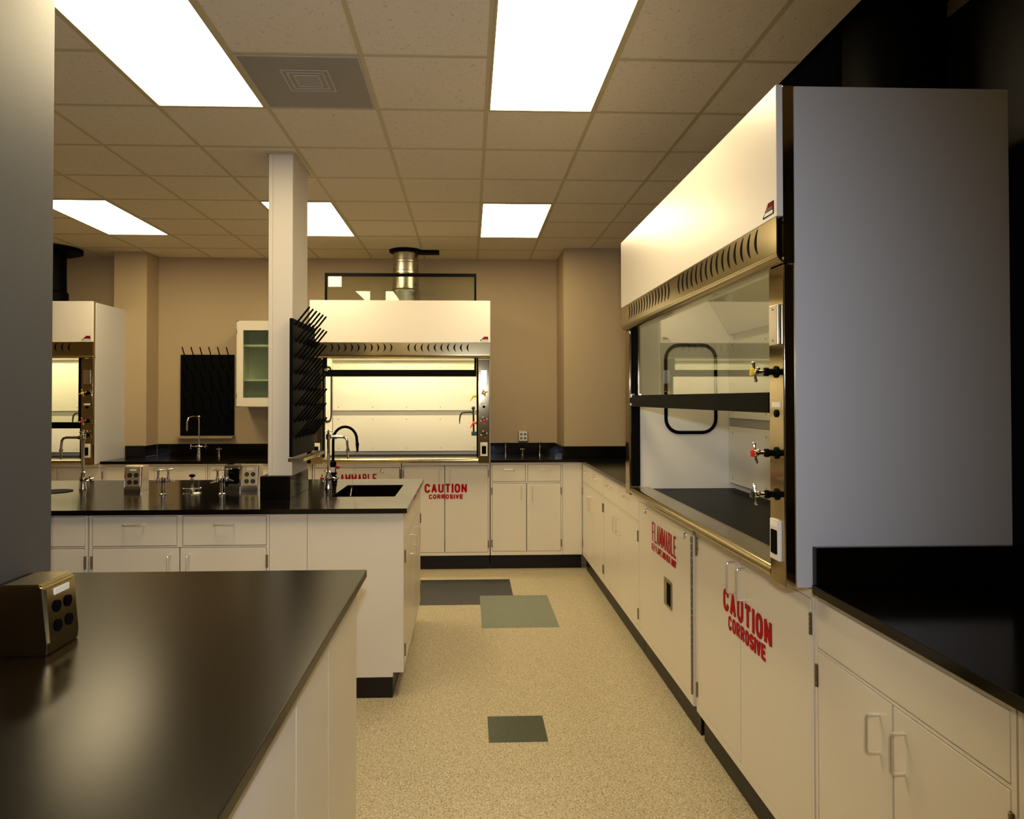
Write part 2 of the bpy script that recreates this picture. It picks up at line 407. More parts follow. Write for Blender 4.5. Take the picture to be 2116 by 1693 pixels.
# ceiling vent
x0, x1, y0, y1 = TX0-2*TS+TB, TX0-TS-TB, TY0-TS+TB, TY0-TB
t = thing('ceiling_vent', 'grey perforated square air diffuser panel set between ceiling tiles', 'vent', ((x0+x1)/2, (y0+y1)/2, CZ-0.004))
VT = bpy.data.materials.new('perforated_sheet'); VT.use_nodes = True
nt = VT.node_tree; b = nt.nodes['Principled BSDF']; b.inputs['Roughness'].default_value = 0.5
tc = nt.nodes.new('ShaderNodeTexCoord'); vo = nt.nodes.new('ShaderNodeTexVoronoi'); vo.inputs['Scale'].default_value = 150; vo.inputs['Randomness'].default_value = 0
rp = nt.nodes.new('ShaderNodeValToRGB'); rp.color_ramp.elements[0].position = 0.30; rp.color_ramp.elements[0].color = (0.10, 0.09, 0.075, 1)
rp.color_ramp.elements[1].position = 0.42; rp.color_ramp.elements[1].color = (0.42, 0.38, 0.33, 1)
nt.links.new(tc.outputs['Object'], vo.inputs['Vector']); nt.links.new(vo.outputs['Distance'], rp.inputs[0]); nt.links.new(rp.outputs[0], b.inputs['Base Color'])
obj('face_plate', MB().box(x0, x1, y0, y1, CZ-0.004, CZ-0.0006), VT, t)
f = MB(); e = 0.006
f.box(x0, x1, y0, y0+e, CZ-0.006, CZ-0.004).box(x0, x1, y1-e, y1, CZ-0.006, CZ-0.004).box(x0, x0+e, y0+e, y1-e, CZ-0.006, CZ-0.004).box(x1-e, x1, y0+e, y1-e, CZ-0.006, CZ-0.004)
obj('frame', f, VENTM, t)
cx, cy = (x0+x1)/2+0.0, (y0+y1)/2-0.03
f = MB()
for k, hw in enumerate((0.052, 0.074, 0.096)):
    for a in ((cx-hw, cx+hw, cy-hw, cy-hw+0.006), (cx-hw, cx+hw, cy+hw-0.006, cy+hw), (cx-hw, cx-hw+0.006, cy-hw+0.006, cy+hw-0.006), (cx+hw-0.006, cx+hw, cy-hw+0.006, cy+hw-0.006)):
        f.box(*a, CZ-0.0062, CZ-0.004)
obj('deflector', f, VENTM, t)
obj('throat', MB().box(cx-0.05, cx+0.05, cy-0.05, cy+0.05, CZ-0.0045, CZ-0.004), GREYBAR, t)

# ================================================================== CABINETS
def handle_v(x, z0, z1, y, par):
    pts = [(x, y+0.002, z1), (x, y-0.022, z1), (x, y-0.028, z1-0.002), (x, y-0.031, z1-0.008), (x, y-0.031, z0+0.008), (x, y-0.028, z0+0.002), (x, y-0.022, z0), (x, y+0.002, z0)]
    return obj('handle', MB().tube(pts, 0.0042, 8), HANDLE, par)
def handle_h(x0, x1, z, y, par):
    pts = [(x0, y+0.002, z), (x0, y-0.022, z), (x0+0.002, y-0.028, z), (x0+0.008, y-0.031, z), (x1-0.008, y-0.031, z), (x1-0.002, y-0.028, z), (x1, y-0.022, z), (x1, y+0.002, z)]
    return obj('handle', MB().tube(pts, 0.0042, 8), HANDLE, par)
def hinge(x, z, par, h=0.062):
    m = MB()
    for k in range(5): m.lathe([(0.0035, 0), (0.0042, 0.001), (0.0042, h/5-0.001), (0.0035, h/5)], (x, -0.003, z-h/2+k*h/5), n=10)
    m.box(x-0.006, x+0.006, -0.0015, 0.0012, z-h/2, z+h/2)
    return obj('hinge', m, HINGE, par)
ZK, ZT = 0.125, 0.909
def cabinet(name, label, loc, rz, W, D, drawers=(), doors=(), openings=(), kick=True, group='white base cabinets', zt=ZT, zk=ZK, cat='cabinet', kickin=0.055):
    """drawers: (x0,x1,z0,z1,handle?) doors: (x0,x1,z0,z1,handle_x or None,(hz0,hz1),hinge side or None)"""
    t = thing(name, label, cat, (loc[0], loc[1], 0), rz, group, True)
    m = MB(); T = 0.014
    m.box(0, T, 0.02, D, zk, zt).box(W-T, W, 0.02, D, zk, zt).box(T, W-T, 0.02, D, zk, zk+T).box(T, W-T, 0.02, D, zt-T, zt).box(T, W-T, D-T, D, zk+T, zt-T)
    m.plate(0, W, zk, zt, openings, 0, 0.02)
    obj('body', m, WHITE, t)
    if kick: obj('toe_kick', MB().box(0, W, kickin, D, 0, zk-0.001), KICK, t)
    g = 0.003
    for d in drawers:
        o = obj('drawer', MB().box(d[0]+g, d[1]-g, 0.0005, 0.018, d[2]+g, d[3]-g, 0.0012, 1), WHITE, t)
        if len(d) > 4 and d[4]:
            cx = (d[0]+d[1])/2; hw = d[4] if isinstance(d[4], float) else 0.045
            handle_h(cx-hw, cx+hw, d[2]+(d[3]-d[2])*0.72, 0, o)
    for d in doors:
        o = obj('door', MB().box(d[0]+g, d[1]-g, 0.0005, 0.018, d[2]+g, d[3]-g, 0.0012, 1), WHITE, t)
        if d[4] is not None: handle_v(d[4], d[5][0], d[5][1], 0, o)
        if d[6]:
            hx = d[0]-0.001 if d[6] == 'l' else d[1]+0.001
            dz = min(0.07, (d[3]-d[2])*0.2)
            hinge(hx, d[3]-dz, o); hinge(hx, d[2]+dz, o)
    return t

def std_cab(name, label, loc, rz, W, D, s=0.012, zdr=0.742, handles=((0.59, 0.69)), dx=0.05, drawers=2, group='white base cabinets', **kw):
    c = W/2; top = 0.893; bot = 0.155
    op = [(s, c-s*0.7, zdr+0.004, top), (c+s*0.7, W-s, zdr+0.004, top), (s, W-s, bot, zdr-0.006)]
    dr = [(s, c-s*0.7, zdr+0.004, top, 0.045), (c+s*0.7, W-s, zdr+0.004, top, 0.045)]
    if drawers == 1:
        op = [(s, W-s, zdr+0.004, top), (s, W-s, bot, zdr-0.006)]; dr = [(s, W-s, zdr+0.004, top, 0.045)]
    do = [(s, c, bot, zdr-0.006, c-dx, handles, 'l'), (c, W-s, bot, zdr-0.006, c+dx, handles, 'r')]
    return cabinet(name, label, loc, rz, W, D, dr, do, op, group=group, **kw)

RX = 0.965; H90 = R(-90)
# right hand run, from the far corner towards the camera (local x runs towards the camera)
std_cab('base_cabinet', 'white two-drawer two-door base cabinet in the far right corner', (RX, 5.845), H90, 0.905, 0.6, handles=(0.572, 0.675), dx=0.045, group='cabinets along the right wall', kickin=0.033)
std_cab('base_cabinet', 'white two-drawer two-door base cabinet directly left of the near FLAMMABLE cabinet', (RX, 4.935), H90, 1.03, 0.6, handles=(0.585, 0.69), dx=0.045, group='cabinets along the right wall', kickin=0.033)
# flammable cabinet under the near hood
W = 0.945
t = cabinet('flammable_cabinet', 'white cabinet with red FLAMMABLE KEEP FLAMES AND HEAT AWAY lettering on the right wall', (RX, 3.90), H90, W, 0.6,
            doors=[(0.012, W-0.012, 0.15, 0.872, None, None, None)], openings=[(0.012, W-0.012, 0.15, 0.872)], group=None, kickin=0.033)
door = [o for o in t.children if o.name.startswith('door')][0]
lettering('warning_lettering', 'FLAMMABLE', 0.285, 0.705, 0.70, 0.803, 0, RED, door, 0.27)
lettering('warning_lettering', 'KEEP FLAMES AND HEAT AWAY', 0.275, 0.705, 0.655, 0.690, 0, RED, door, 0.2)
for cx_ in (0.15, 0.83): obj('vent_cap', MB().lathe([(0.019, 0), (0.019, 0.004), (0.015, 0.007), (0.010, 0.008), (0.009, 0.003)], (cx_, 0, 0.838), d=(0, -1, 0), n=18), SATIN, door)
m = MB().box(0.515, 0.64, -0.006, 0.0004, 0.44, 0.575, 0.004); obj('latch_plate', m, STEEL, door)
obj('latch_recess', MB().box(0.528, 0.572, -0.0075, -0.006, 0.456, 0.56, 0.001, 1), STEEL, door)
obj('paddle', MB().box(0.575, 0.628, -0.0078, -0.006, 0.456, 0.56, 0.001, 1), SLOT, door)
m = MB()
for k in range(22): m.lathe([(0.005, 0), (0.0058, 0.002), (0.0058, 0.027), (0.005, 0.029)], (W-0.006, -0.003, 0.175+k*0.031), n=8)
obj('piano_hinge', m, HINGE, door)
# corrosive cabinet under the near hood
W = 1.0
t = cabinet('corrosive_cabinet', 'white double-door cabinet near the camera with large red CAUTION CORROSIVE lettering', (RX, 2.912), H90, W, 0.6,
            doors=[(0.012, 0.475, 0.15, 0.885, 0.432, (0.745, 0.855), 'l'), (0.475, W-0.012, 0.15, 0.885, 0.525, (0.745, 0.855), 'r')],
            openings=[(0.012, W-0.012, 0.15, 0.885)], group=None, kickin=0.033)
doors_ = [o for o in t.children if o.name.startswith('door')]
lettering('warning_lettering', 'CAUTION', 0.315, 0.735, 0.652, 0.735, 0, RED, t)
lettering('warning_lettering', 'CORROSIVE', 0.365, 0.69, 0.592, 0.645, 0, RED, t)
obj('latch_bolt', MB().tube([(0.022, -0.008, 0.80), (0.022, -0.008, 0.868)], 0.004, 8).box(0.014, 0.030, -0.006, 0.0004, 0.855, 0.862).box(0.014, 0.030, -0.006, 0.0004, 0.812, 0.819), STEEL, doors_[0])
for nm, lab, y0, W in (('sink_cabinet', 'white cabinet with plain apron over two handled doors, right foreground', 1.902, 0.71),
                       ('sink_cabinet', 'white cabinet cut off by the bottom right corner of the photo', 1.187, 0.68)):
    s = 0.012; c_ = W*0.495
    cabinet(nm, lab, (RX, y0), H90, W, 0.6, doors=[(s, c_, 0.15, 0.752, c_-0.052, (0.615, 0.705), 'l'), (c_, W-s, 0.15, 0.752, c_+0.042, (0.615, 0.705), 'r')],
            drawers=[(s, W-s, 0.758, 0.893)], openings=[(s, W-s, 0.15, 0.752), (s, W-s, 0.758, 0.893)], zt=0.917, group='cabinets along the right wall', kickin=0.033)

# back run
BY = 5.86
std_cab('base_cabinet', 'white two-drawer two-door base cabinet at the back wall, right of the centre hood', (0.183, BY), 0, 0.612, 0.6, group='cabinets along the back wall', handles=(0.60, 0.707), dx=0.047)
cabinet('filler_panel', 'narrow plain white corner filler panel right of the back wall cabinets', (0.797, BY), 0, 0.166, 0.12, group=None, cat='panel')
W = 0.74
t = cabinet('corrosive_cabinet', 'white double-door cabinet with red CAUTION CORROSIVE lettering under the far centre hood', (-0.565, BY), 0, W, 0.6,
            doors=[(0.012, 0.36, 0.15, 0.885, 0.315, (0.745, 0.85), 'l'), (0.36, W-0.012, 0.15, 0.885, 0.405, (0.745, 0.85), 'r')],
            openings=[(0.012, W-0.012, 0.15, 0.885)], group=None)
lettering('warning_lettering', 'CAUTION', 0.19, 0.548, 0.655, 0.732, 0, RED, t)
lettering('warning_lettering', 'CORROSIVE', 0.226, 0.516, 0.603, 0.642, 0, RED, t)
W = 0.74
t = cabinet('flammable_cabinet', 'white cabinet with red FLAMMABLE lettering half hidden behind the island sink', (-1.312, BY), 0, W, 0.6,
            doors=[(0.012, W-0.012, 0.15, 0.872, None, None, None)], openings=[(0.012, W-0.012, 0.15, 0.872)], group=None)
door = [o for o in t.children if o.name.startswith('door')][0]
lettering('warning_lettering', 'FLAMMABLE', 0.145, 0.537, 0.74, 0.818, 0, RED, door)
lettering('warning_lettering', 'KEEP FLAMES AND HEAT AWAY', 0.145, 0.537, 0.70, 0.725, 0, RED, door)
for cx_ in (0.11, 0.58): obj('vent_cap', MB().lathe([(0.017, 0), (0.017, 0.004), (0.012, 0.007), (0.008, 0.008)], (cx_, 0, 0.838), d=(0, -1, 0), n=18), SATIN, door)
m = MB()
for k in range(22): m.lathe([(0.005, 0), (0.0058, 0.002), (0.0058, 0.027), (0.005, 0.029)], (W-0.006, -0.003, 0.175+k*0.031), n=8)
obj('piano_hinge', m, HINGE, door)
std_cab('base_cabinet', 'white base cabinet at the back wall directly left of the far FLAMMABLE cabinet', (-2.178, BY), 0, 0.858, 0.6, group='cabinets along the back wall')
std_cab('base_cabinet', 'white base cabinet at the back wall right of the left fume hood', (-3.03, BY), 0, 0.845, 0.40, group='cabinets along the back wall')
for k in range(2):
    cabinet('base_cabinet', ('white door cabinet under the right half of the left fume hood', 'white door cabinet under the left half of the left fume hood')[k], (-3.79-k*0.76, BY), 0, 0.755, 0.40,
            doors=[(0.012, 0.375, 0.15, 0.885, 0.33, (0.745, 0.85), 'l'), (0.375, 0.743, 0.15, 0.885, 0.42, (0.745, 0.85), 'r')], openings=[(0.012, 0.743, 0.15, 0.885)], group='cabinets along the back wall')

# island
IY = 3.383; ID = 1.17; IZT = 0.894
def isl(label, x0, W):
    s = 0.012; c_ = W/2
    return cabinet('island_cabinet', label, (x0, IY), 0, W, ID, drawers=[(s, c_-0.012, 0.742, 0.888, 0.045), (c_+0.012, W-s, 0.742, 0.888, 0.045)],
                   doors=[(s, c_, 0.15, 0.737, c_-0.045, (0.60, 0.702), 'l'), (c_, W-s, 0.15, 0.737, c_+0.045, (0.60, 0.702), 'r')],
                   openings=[(s, c_-0.012, 0.742, 0.888), (c_+0.012, W-s, 0.742, 0.888), (s, W-s, 0.15, 0.737)], zt=IZT, group='cabinets of the island')
isl('white island cabinet with two drawers over two doors, in front of the paired gas taps', -1.817, 0.852)
isl('white island cabinet at the left, partly hidden by the grey wall end', -2.68, 0.855)
# island end: two plain panels towards the camera, doors on the aisle side
t = thing('island_end_cabinet', 'white island end cabinet under the sink, plain panels and aisle-side doors', 'cabinet', (-0.64, 3.96, 0), 0, None)
m = MB().box(-0.963, -0.784, IY, IY+0.02, 0.1, IZT).box(-0.782, -0.37, IY, IY+0.02, 0.1, IZT).box(-0.37, -0.3185, IY, IY+0.02, 0.122, IZT)
m.box(-0.963, -0.34, IY+0.02, IY+0.035, 0.122, IZT).box(-0.34, -0.3185, IY+0.02, 3.43, 0.122, IZT)
m.box(-0.963, -0.3185, IY+ID-0.02, IY+ID, 0.122, IZT).box(-0.963, -0.34, 3.43, IY+ID-0.02, 0.122, 0.136).box(-0.963, -0.95, 3.43, IY+ID-0.02, 0.136, IZT)
# aisle frame bars
for a, b_ in ((3.43, 3.445), (3.96, 3.975), (4.53, IY+ID-0.02)): m.box(-0.34, -0.3185, a, b_, 0.136, IZT)
m.box(-0.34, -0.3185, 3.43, IY+ID-0.02, 0.876, IZT).box(-0.34, -0.3185, 3.43, IY+ID-0.02, 0.122, 0.15)
obj('body', m, WHITE, t)
obj('vinyl_base', MB().box(-0.963, -0.37, IY+0.001, IY+ID, 0, 0.099), KICK, t)
def yz_door(nm, y0, y1, z0, z1, hy=None, hz=None, hs=None):
    g = 0.0022
    o = obj(nm, MB().box(-0.336, -0.319, y0+g, y1-g, z0+g, z1-g, 0.001, 1), WHITE, t)
    if hy:
        x = -0.319
        pts = [(x-0.002, hy, hz[1]), (x+0.024, hy, hz[1]), (x+0.031, hy, hz[1]-0.006), (x+0.031, hy, hz[0]+0.006), (x+0.024, hy, hz[0]), (x-0.002, hy, hz[0])]
        obj('handle', MB().tube(pts, 0.0042, 8), HANDLE, o)
    if hs:
        for z in (z1-0.06, z0+0.06):
            q = MB()
            for k in range(5): q.lathe([(0.0035, 0), (0.0042, 0.001), (0.0042, 0.0114), (0.0035, 0.0124)], (-0.3155, hs, z-0.031+k*0.0124), n=10)
            obj('hinge', q, HINGE, o)
yz_door('apron_panel', 3.445, 4.53, 0.735, 0.876)
yz_door('door', 3.445, 3.967, 0.15, 0.73, 3.85, (0.59, 0.695), 3.443)
yz_door('door', 3.967, 4.53, 0.15, 0.73, 4.09, (0.59, 0.695), 4.532)

# near bench cabinets
t = thing('bench_cabinet', 'white cabinet body under the black bench top nearest the camera on the left', 'cabinet', (-0.84, 1.17, 0))
m = MB()
for a, b_ in ((0.2, 1.398), (1.402, 1.716), (1.72, 2.14)): m.box(-1.34, -0.345, a, b_, 0.1, 0.894)
obj('body', m, WHITE, t)
obj('vinyl_base', MB().box(-1.34, -0.346, 0.2, 2.139, 0, 0.0995), KICK, t)

# ================================================================== WORKTOPS
def slab(m, x0, x1, y0, y1, z0, z1): m.box(x0, x1, y0, y1, z0, z1, 0.0025, 2)
CT = 0.935
def wt(label, boxes, splashes, z0=0.91, z1=CT, nm='worktop', m_=None):
    xs = [v for b in boxes for v in b[:2]]; ys = [v for b in boxes for v in b[2:]]
    t = thing(nm, label, 'worktop', ((min(xs)+max(xs))/2, (min(ys)+max(ys))/2, z0))
    m = MB()
    for b in boxes: slab(m, *b, z0, z1)
    obj('top', m, m_ or EPOXY, t)
    for s_ in splashes: obj('backsplash', MB().box(*s_[:4], z1+0.0005, s_[4] if len(s_) > 4 else 1.035, 0.002, 1), EPOXY, t)
wt('long black worktop with splashback at the back wall, left of the centre hood', [(-3.052, -1.318, 5.83, 6.268), (-2.877, -1.318, 6.268, 6.509)],
   [(-2.876, -1.318, 6.488, 6.509), (-2.897, -2.877, 6.25, 6.487), (-3.052, -2.898, 6.25, 6.2685)])
wt('black L-shaped worktop with splashback turning the far right corner', [(0.183, 1.62, 5.83, 6.009), (0.183, 0.831, 6.009, 6.509), (0.945, 1.62, 3.825, 5.83)],
   [(0.183, 0.831, 6.488, 6.509), (0.811, 0.831, 6.009, 6.487), (0.811, 1.62, 5.989, 6.0085), (1.60, 1.62, 3.825, 5.988)])
wt('black worktop with splashback in the lower right corner beside the near hood', [(0.932, 1.645, 0.5, 1.853)], [(1.62, 1.645, 0.5, 1.83, 1.06), (0.934, 1.645, 1.832, 1.853, 1.047)], 0.918, 0.944)
wt('large black glossy bench top in the left foreground', [(-1.345, -0.317, 0.15, 2.165)], [], 0.896, 0.92, m_=EPOXY2)

# island top with its sink
t = thing('worktop', 'black island worktop carrying the sink, taps and column', 'worktop', (-1.5, 3.97, 0.896))
m = MB(); SX0, SX1, SY0, SY1 = -0.745, -0.402, 3.77, 4.28
z0, z1 = 0.896, 0.92
m.box(-2.9, SX0, 3.36, 4.60, z0, z1).box(SX1, -0.300, 3.36, 4.60, z0, z1).box(SX0, SX1, 3.36, SY0, z0, z1).box(SX0, SX1, SY1, 4.60, z0, z1)
bmesh.ops.remove_doubles(m.bm, verts=m.bm.verts, dist=1e-6)
top = obj('top', m, EPOXY, t, smooth=False)
m = MB(); zb = 0.70; T = 0.012
m.box(SX0-T, SX0, SY0-T, SY1+T, zb, 0.8955).box(SX1, SX1+T, SY0-T, SY1+T, zb, 0.8955).box(SX0, SX1, SY0-T, SY0, zb, 0.8955).box(SX0, SX1, SY1, SY1+T, zb, 0.8955).box(SX0-T, SX1+T, SY0-T, SY1+T, zb-T, zb)
m.lathe([(0.035, 0), (0.03, 0.003), (0.01, 0.003)], ((SX0+SX1)/2, (SY0+SY1)/2, zb))
obj('sink_bowl', m, EPOXY, t)

# ================================================================== COLUMN
t = thing('service_column', 'tall white metal service column rising from the island to the ceiling', 'column', (-1.005, 3.89, 1.0405))
m = MB().box(-1.07, -1.048, 3.722, 4.06, 1.041, CZ-0.001, 0.0015, 1).box(-1.0475, -0.942, 3.722, 4.06, 1.041, CZ-0.001, 0.0015, 1)
obj('casing', m, COLW, t)
m = MB()
for a in ((-1.085, -0.927, 3.707, 3.722), (-1.085, -0.927, 4.06, 4.075), (-1.085, -1.07, 3.722, 4.06), (-0.942, -0.927, 3.722, 4.06)): m.box(*a, CZ-0.008, CZ-0.0022)
obj('ceiling_trim', m, TBAR, t)
tag(obj('column_plinth', MB().box(-1.105, -0.946, 3.70, 4.115, 0.9205, 1.04, 0.002), EPOXY), 'black block on the island carrying the white column', 'plinth')

# ================================================================== FUME HOODS
def cross_handle(c, d, r, button, par, mb_m=CHROME, btn_r=0.008):
    """four-armed laboratory valve handle at c looking along d"""
    D = Vector(d).normalized(); a = D.cross(Vector((0, 0, 1)) if abs(D.z) < 0.9 else Vector((1, 0, 0))).normalized(); b = D.cross(a); c = Vector(c)
    m = MB().lathe([(0.35*r, -0.006), (0.4*r, 0), (0.3*r, 0.006)], c, d=D, n=12)
    for k in range(4):
        an = 0.3+k*PI/2; q = a*math.cos(an)+b*math.sin(an)
        m.tube([c, c+q*r*0.6, c+q*r], [0.13*r, 0.14*r, 0.2*r], 8); m.sphere(c+q*r, 0.2*r)
    h = obj('valve_handle', m, mb_m, par)
    if button: obj('index_button', MB().lathe([(btn_r, 0), (btn_r, 0.005), (btn_r*0.6, 0.007)], c+D*0.005, d=D, n=14), button, h)
    return h

def fume_hood(label, loc, rz, W, zb, zc0, zc1, zs, ztop_sash, zbar, nslots, sl, sr, dz, lamp, depth=0.655, gask=True, fit=True, near=False):
    """front at local y=0. zb base, zs skirt bottom, zc0..zc1 canopy, dz shift for the fittings of the posts"""
    t = thing('fume_hood', label, 'fume hood', (loc[0], loc[1], 0.911), rz, 'white fume hoods', True)
    P = 0.10; YI = 0.60          # post width and interior depth
    # side panels
    for s_ in (0, 1):
        x0, x1 = (0.0, 0.012) if s_ == 0 else (W-0.012, W)
        m = MB().box(x0, x1, 0.049, depth, zb+0.003, zc1-0.004, 0.001, 1)
        obj('side_panel', m, HOODS, t)
        x0, x1 = (0.004, 0.014) if s_ == 0 else (W-0.014, W-0.004)
        obj('side_strip', MB().box(x0, x1, 0.019, 0.0485, zs, zc1-0.002), STEELP, t)
    # canopy
    obj('canopy_panel', MB().box(0.0, W-0.0, -0.002, 0.0165, zc0, zc1, 0.0012, 1), HOODW, t)
    obj('roof_panel', MB().box(0.013, W-0.013, 0.075, depth, zc1-0.035, zc1-0.02), STEEL, t)
    # skirt: flat face rolling under
    pf = [(-0.002, zc0-0.002), (-0.002, zs+0.03)]
    for k in range(1, 7):
        a = k/6*PI/2; pf.append((-0.002+0.03*(1-math.cos(a)), zs+0.03-0.03*math.sin(a)))
    pf += [(0.045, zs), (0.045, zs+0.004)]
    for k in range(6, 0, -1):
        a = k/6*PI/2; pf.append((0.002+0.026*(1-math.cos(a)), zs+0.03-0.026*math.sin(a)))
    pf += [(0.002, zs+0.03), (0.002, zc0-0.002)]
    sk = obj('grille_panel', MB().prism(pf, 'x', 0.003, W-0.003), STEELH, t)
    zm, hh = zc0-0.044, 0.037
    for grp, (a, b_) in enumerate((sl, sr)):
        for k in range(nslots):
            x = a+(b_-a)*k/(nslots-1); sg = 1 if grp == 0 else -1
            out = []; inn = []
            bow = 0.024; th = 0.0135
            for q in range(9):
                u = -1+q/4; z = zm+hh*u
                out.append((x+sg*bow*(1-u*u), z)); inn.append((x+sg*(bow-th)*(1-u*u), z))
            obj('vent_slot', MB().prism(out+inn[1:-1][::-1], 'y', -0.0032, -0.0018), SLOT, sk)
    # badge
    bx, bz = W-0.012-0.062, zc0+0.018; bw = 0.056
    bz0 = bz-0.006; hgt = 0.036
    bd = obj('logo_plate', MB().prism([(bx-0.014, bz0), (bx+bw, bz0), (bx+bw, bz0+hgt), (bx+0.022, bz0+hgt)], 'y', -0.0036, -0.0021), SLOT, t)
    obj('logo_field', MB().prism([(bx+0.002, bz0+0.0135), (bx+bw-0.003, bz0+0.0135), (bx+bw-0.003, bz0+hgt-0.003), (bx+0.021, bz0+hgt-0.003)], 'y', -0.0042, -0.0036), RED, bd)
    obj('logo_band', MB().prism([(bx+0.004, bz0+0.0145), (bx+bw-0.004, bz0+0.0145), (bx+bw-0.004, bz0+0.021), (bx+0.010, bz0+0.021)], 'y', -0.0046, -0.0042), DKBLUE, bd)
    obj('logo_strip', MB().prism([(bx-0.002, bz0+0.002), (bx+bw-0.003, bz0+0.002), (bx+bw-0.003, bz0+0.0115), (bx+0.003, bz0+0.0115)], 'y', -0.0046, -0.0036), CREAM, bd)
    obj('logo_bar', MB().box(bx+0.028, bx+0.033, -0.0048, -0.0042, bz0+0.022, bz0+hgt-0.004).box(bx+0.042, bx+0.047, -0.0048, -0.0042, bz0+0.022, bz0+hgt-0.004), SLOT, bd)
    # posts
    for s_ in (0, 1):
        x0, x1 = (0.006, P) if s_ == 0 else (W-P, W-0.006)
        p = obj('front_post', MB().box(x0, x1, 0.018, 0.075, zb, zs-0.002, 0.004, 3), STEELP, t)
        ix0, ix1 = (P+0.0005, P+0.014) if s_ == 0 else (W-P-0.014, W-P-0.0005)
        obj('sash_track', MB().box(ix0, ix1, 0.028, 0.074, zb+0.05, zc1-0.04), BLACK, t)
    xc = W-P/2-0.003; yp = 0.018
    def plate(nm, x, z0, z1, hw, m_, th=0.006): return obj(nm, MB().box(x-hw, x+hw, yp-th, yp+0.0005, z0, z1, 0.003), m_, t)
    pl = plate('switch_plate', xc, 1.600+dz, 1.713+dz, 0.028, SATIN, 0.009)
    obj('plate_screw', MB().lathe([(0.003, 0), (0.002, 0.0015)], (xc, yp-0.009, 1.700+dz), d=(0, -1, 0), n=8), HINGE, pl)
    obj('plate_screw', MB().lathe([(0.003, 0), (0.002, 0.0015)], (xc, yp-0.009, 1.613+dz), d=(0, -1, 0), n=8), HINGE, pl)
    for x in ((xc, P/2+0.003) if fit else (xc,)):
        pl = plate('outlet_plate', x, 0.998+dz, 1.111+dz, 0.030, CREAM, 0.009)
        obj('outlet_face', MB().box(x-0.018, x+0.018, yp-0.0105, yp-0.0085, 1.016+dz, 1.082+dz, 0.003), SLOT, pl)
        obj('tag_strip', MB().box(x-0.022, x+0.022, yp-0.0100, yp-0.009, 1.091+dz, 1.104+dz), PAPER, pl)
    obj('tag_strip', MB().box(xc-0.026, xc+0.026, yp-0.002, yp+0.0005, 1.426+dz, 1.440+dz), PAPER, t)
    obj('port_cap', MB().lathe([(0.011, 0), (0.011, 0.004), (0.008, 0.006)], (xc, yp+0.0005, 1.408+dz), d=(0, -1, 0), n=16), BLACK, t)
    for z, bt in ((1.525, YELLOW), (1.297, REDP), (1.181, GREEN)):
        v = obj('service_valve', MB().lathe([(0.017, 0), (0.017, 0.004), (0.009, 0.006), (0.009, 0.022), (0.012, 0.024), (0.012, 0.034), (0.006, 0.036)], (xc, yp+0.0005, z+dz), d=(0, -1, 0), n=16), BLACK, t)
        obj('valve_stem', MB().lathe([(0.005, 0), (0.005, 0.014), (0.008, 0.016), (0.008, 0.022), (0.004, 0.024)], (xc, yp-0.036, z+dz), d=(0, -1, 0), n=12), CHROME, v)
        cross_handle((xc, yp-0.062, z+dz), (0, -1, 0), 0.026, bt, v, btn_r=0.011)
    # sill
    prof = [(0.024, zb+0.008), (0.050, zb+0.008), (0.116, zb+0.030), (0.123, zb+0.030), (0.123, zb+0.044), (0.118, zb+0.0455), (0.112, zb+0.043), (0.040, zb+0.044), (0.029, zb+0.042), (0.021, zb+0.036), (0.017, zb+0.027), (0.018, zb+0.016)]
    obj('airfoil_sill', MB().prism(prof, 'x', P+0.001, W-P-0.001), STEELH, t)
    obj('apron', MB().box(P+0.001, W-P-0.001, 0.125, 0.135, 0.911, zb+0.0295), HOODW, t)
    # work surface and liner
    obj('work_surface', MB().box(0.0145, W-0.0145, 0.136, YI+0.02, zb+0.003, zb+0.030, 0.002, 1), EPOXY3, t)
    zr = zc1-0.06
    li = MB().box(0.0145, 0.075, 0.0755, YI, zb+0.031, zr).box(W-0.075, W-0.0145, 0.0755, YI, zb+0.031, zr).box(0.0145, W-0.0145, YI, YI+0.02, zb+0.031, zr).box(0.075, W-0.075, 0.0755, YI, zr-0.0, zr+0.012)
    obj('interior_liner', li, LINER, t)
    bf = MB().box(0.08, W-0.08, YI-0.028, YI-0.022, zb+0.065, 1.30).box(0.08, W-0.08, YI-0.028, YI-0.022, 1.345, 1.76)
    bfl = obj('back_baffle', bf, LINER, t)
    m = MB(); nsc = 5
    for z in (zb+0.09, 1.265, 1.375, 1.735):
        for k in range(nsc): m.lathe([(0.005, 0), (0.004, 0.002)], (0.13+(W-0.26)*k/(nsc-1), YI-0.028, z), d=(0, -1, 0), n=8)
    obj('baffle_screws', m, GREYBAR, bfl)
    obj('slot_bar', MB().box(0.08, W-0.08, YI-0.024, YI-0.018, 1.302, 1.343), GREYBAR, bfl)
    tp = MB().prism([(YI-0.028, 1.80), (YI-0.022, 1.80), (0.30, zr-0.002), (0.294, zr-0.002)], 'x', 0.08, W-0.08)
    obj('upper_baffle', tp, LINER, t)
    # gasketed access panel in the left inner wall
    if gask:
        gx = 0.077; ya, yb_, za, zb_ = 0.225, 0.50, 1.265+dz*0.5, 1.742+dz*0.5; rr = 0.075; pts = []
        for cyy, czz, a0 in ((yb_-rr, zb_-rr, 0), (ya+rr, zb_-rr, PI/2), (ya+rr, za+rr, PI), (yb_-rr, za+rr, 3*PI/2)):
            for k in range(7):
                a = a0+k/6*PI/2; pts.append((gx, cyy+rr*math.cos(a), czz+rr*math.sin(a)))
        obj('access_gasket', MB().tube(pts, 0.0095, 8, closed=True), BLACK, t)
